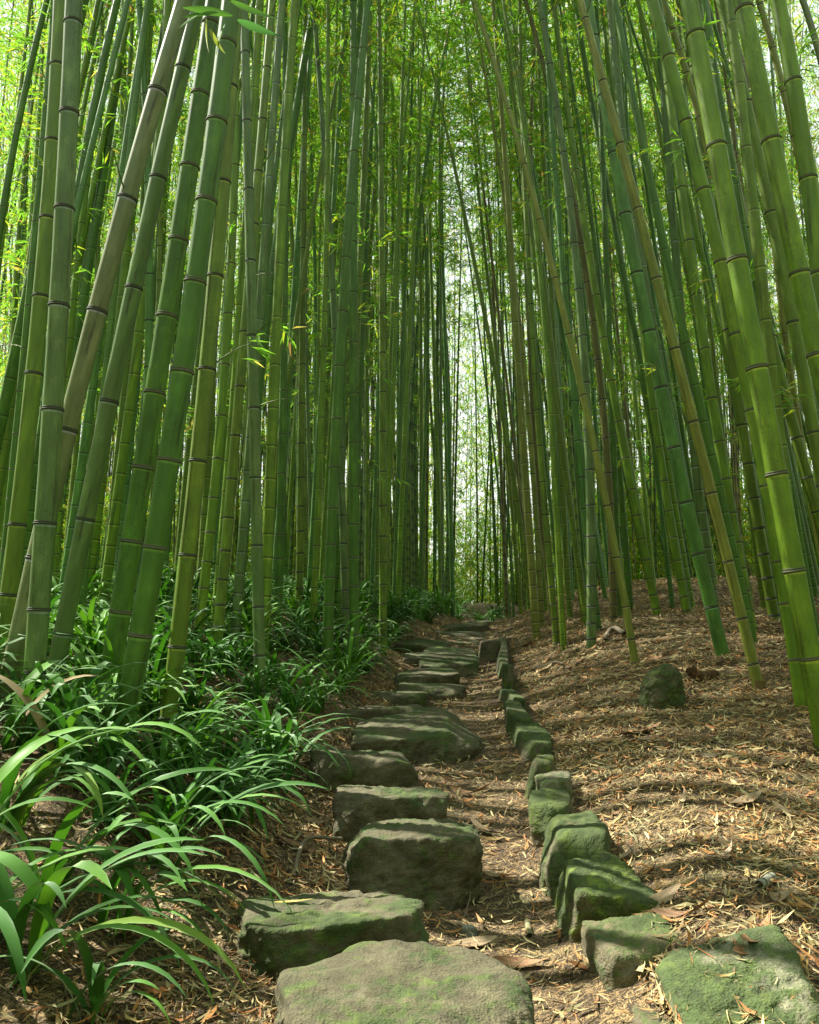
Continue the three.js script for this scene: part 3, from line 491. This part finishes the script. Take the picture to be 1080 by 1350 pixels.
// ---------------------------------------------------------------- grass-like tufts with strap leaves on the bank
const bladeMat = [[0.045, 0.165, 0.008], [0.06, 0.19, 0.008], [0.036, 0.135, 0.009], [0.09, 0.24, 0.01]].map((c) => new THREE.MeshPhysicalMaterial({ color: new THREE.Color().setRGB(...c), roughness: 1, transmission: 0.3, thickness: 0, ior: 1.35, clearcoat: 0.12, clearcoatRoughness: 0.36, side: THREE.DoubleSide }));
function bladeGeo(L, W, e0, curl, fold = 0.22, n = 9) { // grows from the origin towards +x and arches over
  const p = [], idx = [], nseg = n; let x = 0, y = 0, z = 0; const tw = rr(-0.25, 0.25);
  for (let i = 0; i <= nseg; i++) {
    const t = i / nseg, e = e0 - curl * Math.pow(t, 1.25), w = W * (0.45 + 0.75 * Math.sin(Math.PI * Math.pow(t, 0.75) * 0.62 + 0.25)) * Math.pow(1 - Math.pow(t, 5), 0.8) * (i === nseg ? 0.02 : 1) * 0.5, nx = -Math.sin(e), ny = Math.cos(e), s = tw * t * 1.4;
    for (const k of [-1, 0, 1]) p.push(x + nx * (Math.abs(k) * w * fold + k * w * Math.sin(s)), y + ny * (Math.abs(k) * w * fold + k * w * Math.sin(s)), z + k * w * Math.cos(s));
    x += Math.cos(e) * L / nseg; y += Math.sin(e) * L / nseg; z += tw * 0.06 * L / nseg;
  }
  for (let i = 0; i < nseg; i++) for (const k of [0, 1]) { const a = i * 3 + k; idx.push(a, a + 3, a + 1, a + 1, a + 3, a + 4); }
  const g = new THREE.BufferGeometry(); g.setAttribute('position', new THREE.Float32BufferAttribute(p, 3)); g.setIndex(idx); g.computeVertexNormals(); return g;
}
const dryMat = [[0.3, 0.22, 0.09], [0.16, 0.28, 0.02]].map((c) => new THREE.MeshPhysicalMaterial({ color: new THREE.Color().setRGB(...c), roughness: 1, transmission: 0.3, thickness: 0, side: THREE.DoubleSide }));
const blades = []; for (let k = 0; k < 16; k++) blades.push(bladeGeo(1, rr(0.045, 0.06), rr(0.95, 1.5), rr(1.5, 2.7), 0.25, 12));
// near tufts: every strap leaf its own part
for (const [px, py, n, len, dir] of [[20, 1290, 9, 0.62, 0.6], [110, 1345, 9, 0.5, 0.5], [-30, 1250, 9, 0.75, 0.7], [150, 1230, 8, 0.66, 0.7], [60, 1180, 11, 0.66, 0.5], [215, 1150, 11, 0.62, 0.6], [10, 1090, 13, 0.72, 0.3], [140, 1090, 12, 0.56, 0.4], [265, 1070, 11, 0.5, 0.4], [300, 1010, 14, 0.46, 0.3], [-60, 1190, 12, 0.8, 0.6], [90, 1020, 15, 0.6, 0.2], [345, 975, 14, 0.42, 0.2], [200, 1010, 13, 0.55, 0.3], [20, 990, 15, 0.65, 0.2], [240, 960, 15, 0.55, 0.2]]) {
  const o = hit(px, py), g = thing('strap_leaf_tuft', 'low tuft of broad arching strap leaves at the foot of the leaning culms', 'grass tuft', 'large strap-leaf tufts below the leaning culms');
  g.position.copy(o).add(V(0, -0.02, 0));
  for (let k = 0; k < n; k++) { const m = mesh('leaf', pick(blades), rnd() < 0.07 ? pick(dryMat) : pick(bladeMat), g), L = len * rr(0.65, 1.25); m.scale.set(L, L, L * rr(0.75, 1.2)); m.position.set(rr(-0.05, 0.05), 0, rr(-0.05, 0.05)); m.rotation.set(rr(-0.12, 0.12), rnd() < dir ? rr(-0.9, 0.4) : rr(-3.14, 3.14), rr(-0.15, 0.1)); }
}
// smaller tufts along the bank
const tufts = [];
for (let k = 0; k < 7; k++) {
  const parts = [], m = new THREE.Matrix4(), q = new THREE.Quaternion(), e = new THREE.Euler();
  for (let i = 0; i < 30; i++) { const g = bladeGeo(1, rr(0.032, 0.046), rr(0.9, 1.5), rr(1.4, 2.6), 0.25, 7), L = rr(0.3, 0.62); e.set(rr(-0.12, 0.12), rr(0, 6.28), rr(-0.1, 0.1)); m.compose(V(rr(-0.07, 0.07), 0, rr(-0.07, 0.07)), q.setFromEuler(e), V(L, L, L)); parts.push(g.applyMatrix4(m)); }
  tufts.push(mergeGeometries(parts));
}
{
  const done = [];
  for (let t = 0, k = 0; t < 9000 && k < 300; t++) {
    const d = rr(3.6, 15.5), edge = pathX(d) - (d < 6 ? 0.72 : d < 9 ? 0.62 : d < 12 ? 0.62 : 0.5), x = edge - Math.pow(rnd(), 1.3) * (0.5 * d + 0.2);
    if (x < -0.52 * d - 0.2 || x > edge || done.some(([a, b]) => (a - x) ** 2 + (b - d) ** 2 < 0.04)) continue;
    done.push([x, d]); k++;
    const g = thing('grass_tuft', d > 9 ? 'small dark green grass tuft crowding the top of the bank' : 'green grass tuft between the culms on the bank', 'grass tuft', d > 9 ? 'grass tufts at the top of the bank' : 'grass tufts between the culms');
    g.position.set(x, ground(x, -d) - 0.02, -d); g.rotation.y = rr(0, 6.28); const s = rr(0.75, 1.2); g.scale.set(s, s, s);
    mesh('leaves', pick(tufts), pick(bladeMat), g);
  }
}

for (let k = 0; k < 16; k++) { // tufts where the path runs out of sight
  const d = rr(15, 19.5), x = rr(0.02, 0.1) * d, g = thing('grass_tuft', 'small dark green grass tuft closing the far end of the path', 'grass tuft', 'grass tufts at the far end of the path');
  g.position.set(x, ground(x, -d) - 0.02, -d); g.rotation.y = rr(0, 6.28); g.scale.setScalar(rr(0.7, 1.1)); mesh('leaves', pick(tufts), pick(bladeMat), g);
}
// ---------------------------------------------------------------- leaf litter
const stripGeo = (L, W, curl, twist, n = 4) => {
  const p = [], idx = [];
  for (let i = 0; i <= n; i++) { const t = i / n, w = W * 0.5 * Math.sin(Math.PI * (0.06 + 0.9 * Math.pow(t, 0.8))), s = twist * (t - 0.5), y = curl * L * (4 * (t - 0.5) ** 2); p.push((t - 0.5) * L, y - Math.sin(s) * w, -Math.cos(s) * w, (t - 0.5) * L, y - w * 0.3, 0, (t - 0.5) * L, y + Math.sin(s) * w, Math.cos(s) * w); }
  for (let i = 0; i < n; i++) for (const k of [0, 1]) { const a = i * 3 + k; idx.push(a, a + 1, a + 3, a + 1, a + 4, a + 3); }
  const g = new THREE.BufferGeometry(); g.setAttribute('position', new THREE.Float32BufferAttribute(p, 3)); g.setIndex(idx); g.computeVertexNormals(); return g;
};
const litterMat = new THREE.MeshStandardMaterial({ vertexColors: true, roughness: 0.8, side: THREE.DoubleSide });
{
  const spots = [[], [], []];
  const drop = (x, d, dens) => {
    const z = -d, clump = fbm(x * 1.6, 2.2, z * 1.6, 3);
    if (rnd() > dens * (0.8 + 0.9 * clump)) return;
    spots[Math.floor(rnd() * 3)].push([x, z]);
  };
  for (let k = 0; k < 215000; k++) { const d = 1.9 + Math.pow(rnd(), 1.75) * 15, a = kerbX(d) + 0.06, b = 0.5 * d + 0.9; if (b <= a) continue; const x = rr(a, b); if (rnd() > (b - a) / 5) continue; drop(x, d, d < 4 && x < 1.5 ? 0.75 : 1); }
  for (let k = 0; k < 38000; k++) { const d = 1.7 + Math.pow(rnd(), 1.3) * 13, b = pathX(d) - 0.28, a = -0.5 * d - 0.7, x = b - rnd() * rnd() * (b - a) ; drop(x, d, 0.85); }
  for (let k = 0; k < 24000; k++) { const d = 1.8 + rnd() * 12; drop(rr(pathX(d) - 0.45, kerbX(d)), d, 0.55); }
  for (let k = 0; k < 7000; k++) { const d = rr(13.5, 22); drop(rr(pathX(d) - 1.2, pathX(d) + 2.5), d, 0.8); }
  const q = new THREE.Quaternion(), q2 = new THREE.Quaternion(), e = new THREE.Euler(), v = V(0, 0, 0);
  const shapes = [[0.085, 0.12, 1.4], [0.06, -0.1, -2.2], [0.11, 0.2, 0.9]];
  const tone = [[0.43, 0.31, 0.13], [0.36, 0.25, 0.09], [0.35, 0.2, 0.06], [0.5, 0.39, 0.19], [0.37, 0.165, 0.04], [0.3, 0.12, 0.03], [0.2, 0.13, 0.055], [0.4, 0.33, 0.15], [0.25, 0.22, 0.09], [0.16, 0.11, 0.05], [0.3, 0.27, 0.13]];
  const all = spots.flat(), nv = 6, P = new Float32Array(all.length * nv * 3), C = new Float32Array(all.length * nv * 3), I = new Uint32Array(all.length * 12); let at0 = 0;
  spots.forEach((a, s) => { const [W, curl, twist] = shapes[s]; for (const [x, z] of a) {
    const L = rr(0.022, 0.1) * (rnd() < 0.08 ? 1.4 : 1), b = rr(0.75, 1.15), t = pick(tone), kind = rnd(), w = kind < 0.3 ? rr(0.0008, 0.002) : kind > 0.97 ? L * rr(0.07, 0.12) : W * L * rr(0.3, 0.7), i0 = kind > 0.3 && rnd() < 0.5 ? 0.8 : 0, i1 = kind > 0.3 && rnd() < 0.35 ? 0.7 : 0, y = ground(x, z) + 0.008 + rnd() * rnd() * 0.03;
    q.setFromUnitVectors(UP, groundN(x, z)); e.set(rr(-0.7, 0.7), rr(0, 6.28), rr(-0.28, 0.28), 'YXZ'); q.multiply(q2.setFromEuler(e));
    // base, two pairs along the blade, tip: arched and twisted
    const sk = rr(-0.12, 0.12), pts = [[-0.5 + (i0 ? 0.2 : 0), curl, sk * 8 * i0 * 0.5, 0], [-0.22, curl * 0.2, -1, twist * -0.25], [-0.22, curl * 0.2, 1, twist * -0.25], [0.14, 0.04 * curl, -0.85, twist * 0.15], [0.14, 0.04 * curl, 0.85, twist * 0.15], [0.5, curl, 0, 0]];
    pts.forEach(([px, py, k, tw], j) => { v.set(px * L, py * L + k * w * Math.sin(tw), k * w * Math.cos(tw) + (px * px) * sk * L * 3).applyQuaternion(q); const o = (at0 * nv + j) * 3; P[o] = x + v.x; P[o + 1] = y + v.y; P[o + 2] = z + v.z; C[o] = t[0] * b; C[o + 1] = t[1] * b; C[o + 2] = t[2] * b; });
    const k = at0 * nv; I.set([k, k + 2, k + 1, k + 1, k + 2, k + 3, k + 2, k + 4, k + 3, k + 3, k + 4, k + 5], at0 * 12); at0++;
  } });
  const g = new THREE.BufferGeometry(); g.setAttribute('position', new THREE.BufferAttribute(P, 3)); g.setAttribute('color', new THREE.BufferAttribute(C, 3)); g.setIndex(new THREE.BufferAttribute(I, 1)); g.computeVertexNormals();
  const im = mesh('leaf_litter', g, litterMat, scene); im.userData = { kind: 'stuff', label: 'dry fallen bamboo leaves strewn over the ground', category: 'leaf litter' };
  console.log('litter', all.length);
}
// fallen culm sheaths: large curled papery pieces
const sheathGeos = [0, 1, 2].map((k) => stripGeo(1, [0.22, 0.28, 0.18][k], [0.1, 0.05, 0.16][k], [1.3, -0.7, 2.2][k], 10));
const sheathMats = [[0.42, 0.22, 0.09], [0.5, 0.36, 0.2], [0.36, 0.2, 0.1], [0.55, 0.42, 0.26]].map((c) => new THREE.MeshStandardMaterial({ color: new THREE.Color().setRGB(...c), map: grain, roughness: 0.75, side: THREE.DoubleSide }));
for (const g of sheathGeos) { const P = g.attributes.position, uv = []; for (let i = 0; i < P.count; i++) uv.push(P.getX(i) * 0.4, P.getZ(i) * 3); g.setAttribute('uv', new THREE.Float32BufferAttribute(uv, 2)); }
const shNames = ['orange brown', 'straw coloured', 'dark brown', 'pale'];
[[845, 968, 0.26, 0.1, 0], [1000, 1240, 0.24, 0.9, 0], [990, 1262, 0.16, 0.6, 0], [850, 1207, 0.3, 0.15, 1], [905, 1212, 0.2, -0.2, 2], [820, 1138, 0.12, 0.2, 3], [815, 1078, 0.06, -0.1, 0], [690, 1278, 0.2, -0.2, 0], [655, 1305, 0.2, 1.2, 1], [625, 1250, 0.18, 0.4, 1], [605, 1035, 0.2, 0.2, 0], [620, 1050, 0.22, -0.3, 0], [640, 1100, 0.2, -0.8, 1], [945, 1000, 0.2, 0.4, 3], [1040, 1010, 0.2, 0.3, 1], [790, 935, 0.2, 0.3, 3], [720, 885, 0.22, 0.8, 1], [900, 1060, 0.16, 1.1, 3], [985, 1060, 0.2, 0.6, 1], [1045, 1080, 0.18, -0.8, 1], [760, 880, 0.2, 0.2, 0], [870, 870, 0.24, -0.2, 0], [700, 850, 0.25, 0.5, 0], [250, 1100, 0.18, 0.4, 1], [390, 1120, 0.22, 0.0, 2], [420, 1090, 0.14, 0.5, 1], [210, 1240, 0.16, 0.3, 1], [960, 1130, 0.14, 0.9, 3], [1030, 1190, 0.2, 0.7, 1], [660, 1160, 0.14, 0.1, 1], [835, 1265, 0.1, 0.3, 0]].forEach(([px, py, L, yaw, k]) => {
  const p = hit(px, py), onPath = p.x < kerbX(-p.z), m = mesh(numbered('fallen_sheath'), pick(sheathGeos), sheathMats[k], scene), q = new THREE.Quaternion().setFromUnitVectors(UP, groundN(p.x, p.z));
  m.position.copy(p).add(V(0, 0.022, 0)); m.quaternion.copy(q).multiply(new THREE.Quaternion().setFromEuler(new THREE.Euler(rr(-0.3, 0.3), yaw, rr(-0.1, 0.1), 'YXZ'))); m.scale.set(L, L, L * rr(0.8, 1.2));
  tag(m, `large curled ${shNames[k]} culm sheath lying ${onPath ? 'beside the stone steps' : 'on the leaf-littered bank'}`, 'culm sheath', onPath ? 'culm sheaths beside the steps' : 'culm sheaths on the bank');
});
// cut culm pieces, twigs, a leaf on a step
const piece = (px, py, L, r, yaw, mat, label) => {
  const p = hit(px, py), g = thing('cut_bamboo_piece', label, 'bamboo piece'); g.position.copy(p).add(V(0, r * 0.7, 0)); g.rotation.y = yaw;
  const t = mesh('tube', new THREE.LatheGeometry([[r * 0.8, -L / 2], [r, -L / 2], [r * 0.97, 0], [r, L / 2], [r * 0.8, L / 2], [r * 0.8, L * 0.3], [0.0001, L * 0.3]].map((v) => new THREE.Vector2(...v)), 14), mat, g); t.rotation.z = Math.PI / 2;
  for (const k of [-0.25, 0.28]) { const n = mesh('node', nodeGeo, nodeMat, g); n.rotation.z = Math.PI / 2; n.position.x = k * L; n.scale.set(r, r * 0.8, r); }
};
const paleCulm = new THREE.MeshStandardMaterial({ color: new THREE.Color().setRGB(0.42, 0.42, 0.32), roughness: 0.7, map: grain });
piece(1010, 1168, 0.12, 0.017, 0.85, paleCulm, 'grey cut culm piece lying on bare soil of the bank');
piece(1022, 1280, 0.085, 0.019, -0.35, paleCulm, 'short pale culm stub beside the embedded flat rock');
piece(697, 1228, 0.15, 0.012, 1.5, new THREE.MeshStandardMaterial({ color: new THREE.Color().setRGB(0.36, 0.34, 0.16), roughness: 0.7, map: grain }), 'thin straight bamboo stick on the path by the edging');
const twigMat = new THREE.MeshStandardMaterial({ color: new THREE.Color().setRGB(0.3, 0.24, 0.15), roughness: 0.85, map: grain });
const twig = (pts, r, label) => { const o = hit(...pts[0]), c = new THREE.CatmullRomCurve3(pts.map(([px, py, up = 0]) => { const p = hit(px, py + 0).sub(o); p.y += up; return p; })), m = mesh(numbered('twig'), new THREE.TubeGeometry(c, 16, r, 6), twigMat, scene); m.position.copy(o).add(V(0, r, 0)); tag(m, label, 'twig'); };
twig([[388, 1160], [394, 1138, 0.03], [408, 1124, 0.05], [450, 1121, 0.04]], 0.009, 'bent brown twig on the soil beside the third step');
twig([[612, 1212], [620, 1195, 0.05], [617, 1190, 0.1], [605, 1205, 0.16]], 0.003, 'thin wiry twig standing up from the path below the third step');
twig([[706, 885], [730, 878, 0.02], [752, 884, 0.01]], 0.01, 'thin dead branch on the litter near the upper edging');
twig([[797, 846], [808, 838, 0.04], [824, 842, 0.02]], 0.022, 'curved dark root stub in the litter behind the thin yellowish culm');
{ // decayed stump beside the boulder
  const p = hit(925, 896), c = new THREE.CatmullRomCurve3([V(-0.12, 0.13, -0.02), V(-0.07, 0.06, 0), V(0.02, 0.03, 0.03), V(0.12, 0.05, 0.02), V(0.15, 0.04, 0)]), g = new THREE.TubeGeometry(c, 40, 0.055, 18), P = g.attributes.position, col = [], uv = g.attributes.uv;
  for (let i = 0; i < P.count; i++) { const x = P.getX(i), y = P.getY(i), z = P.getZ(i), k = 0.03 * fbm(x * 14, y * 14, z * 14 + 4) + 0.012 * N.noise(x * 60, y * 25, z * 25), t = fbm(x * 20, y * 30, z * 30); P.setXYZ(i, x, y + k * 1.5, z + k); uv.setXY(i, x, y * 3 + z); col.push(0.17 + 0.12 * t, 0.085 + 0.05 * t, 0.03 + 0.015 * t); }
  g.setAttribute('color', new THREE.Float32BufferAttribute(col, 3)); g.computeVertexNormals();
  const m = mesh(numbered('stump'), g, stoneMat, scene); m.position.copy(p); m.scale.setScalar(0.62); tag(m, 'rotten reddish brown bamboo stump behind the mossy boulder', 'stump');
  const l = at(388, 1196, 3.12), lf = mesh(numbered('fallen_leaf'), stripGeo(0.13, 0.016, 0.02, 0.4, 8), new THREE.MeshStandardMaterial({ color: new THREE.Color().setRGB(0.5, 0.33, 0.08), roughness: 0.7, side: THREE.DoubleSide }), scene);
  lf.position.copy(l).add(V(0, 0.02, 0)); lf.rotation.y = 0.25; tag(lf, 'single long yellow leaf lying on the second stone step', 'leaf');
}
{ // leafy sprig hanging into the top of the view beside the olive culm
  const o = at(330, -40, 3.6), g = thing('bamboo_sprig', 'leafy bamboo sprig hanging in front of the leaning culms', 'bamboo sprig'); g.position.copy(o);
  const lm = [[0.1, 0.24, 0.03], [0.3, 0.36, 0.04], [0.07, 0.2, 0.04]].map((c) => new THREE.MeshPhysicalMaterial({ color: new THREE.Color().setRGB(...c), roughness: 1, transmission: 0.45, thickness: 0, ior: 1.3, side: THREE.DoubleSide }));
  const c = new THREE.CatmullRomCurve3([V(0.5, 0.75, 0.1), V(0.25, 0.3, 0.05), V(0, 0.02, 0), V(-0.22, -0.12, 0)]);
  mesh('stem', new THREE.TubeGeometry(c, 20, 0.003, 6), branchMat, g);
  for (const [px, py, len, ang, k] of [[300, 20, 0.17, 2.9, 0], [285, 15, 0.13, 3.3, 0], [300, 30, 0.16, 4.3, 0], [282, 35, 0.14, 4.9, 1], [275, 30, 0.12, 4.6, 1], [320, 25, 0.16, 5.7, 2], [310, 5, 0.18, 5.9, 0], [262, 20, 0.1, 3.7, 0]]) {
    const p = at(px, py, 3.6).sub(o), m = mesh('leaf', stripGeo(1, 0.2, 0.03, 0.5, 8), lm[k], g); m.scale.setScalar(len * 1.2); m.rotation.set(rr(1.1, 1.6), 0, ang); m.position.copy(p).add(V(Math.cos(ang) * len / 2, Math.sin(ang) * len / 2, 0));
  }
}
renderer.render(scene, camera);
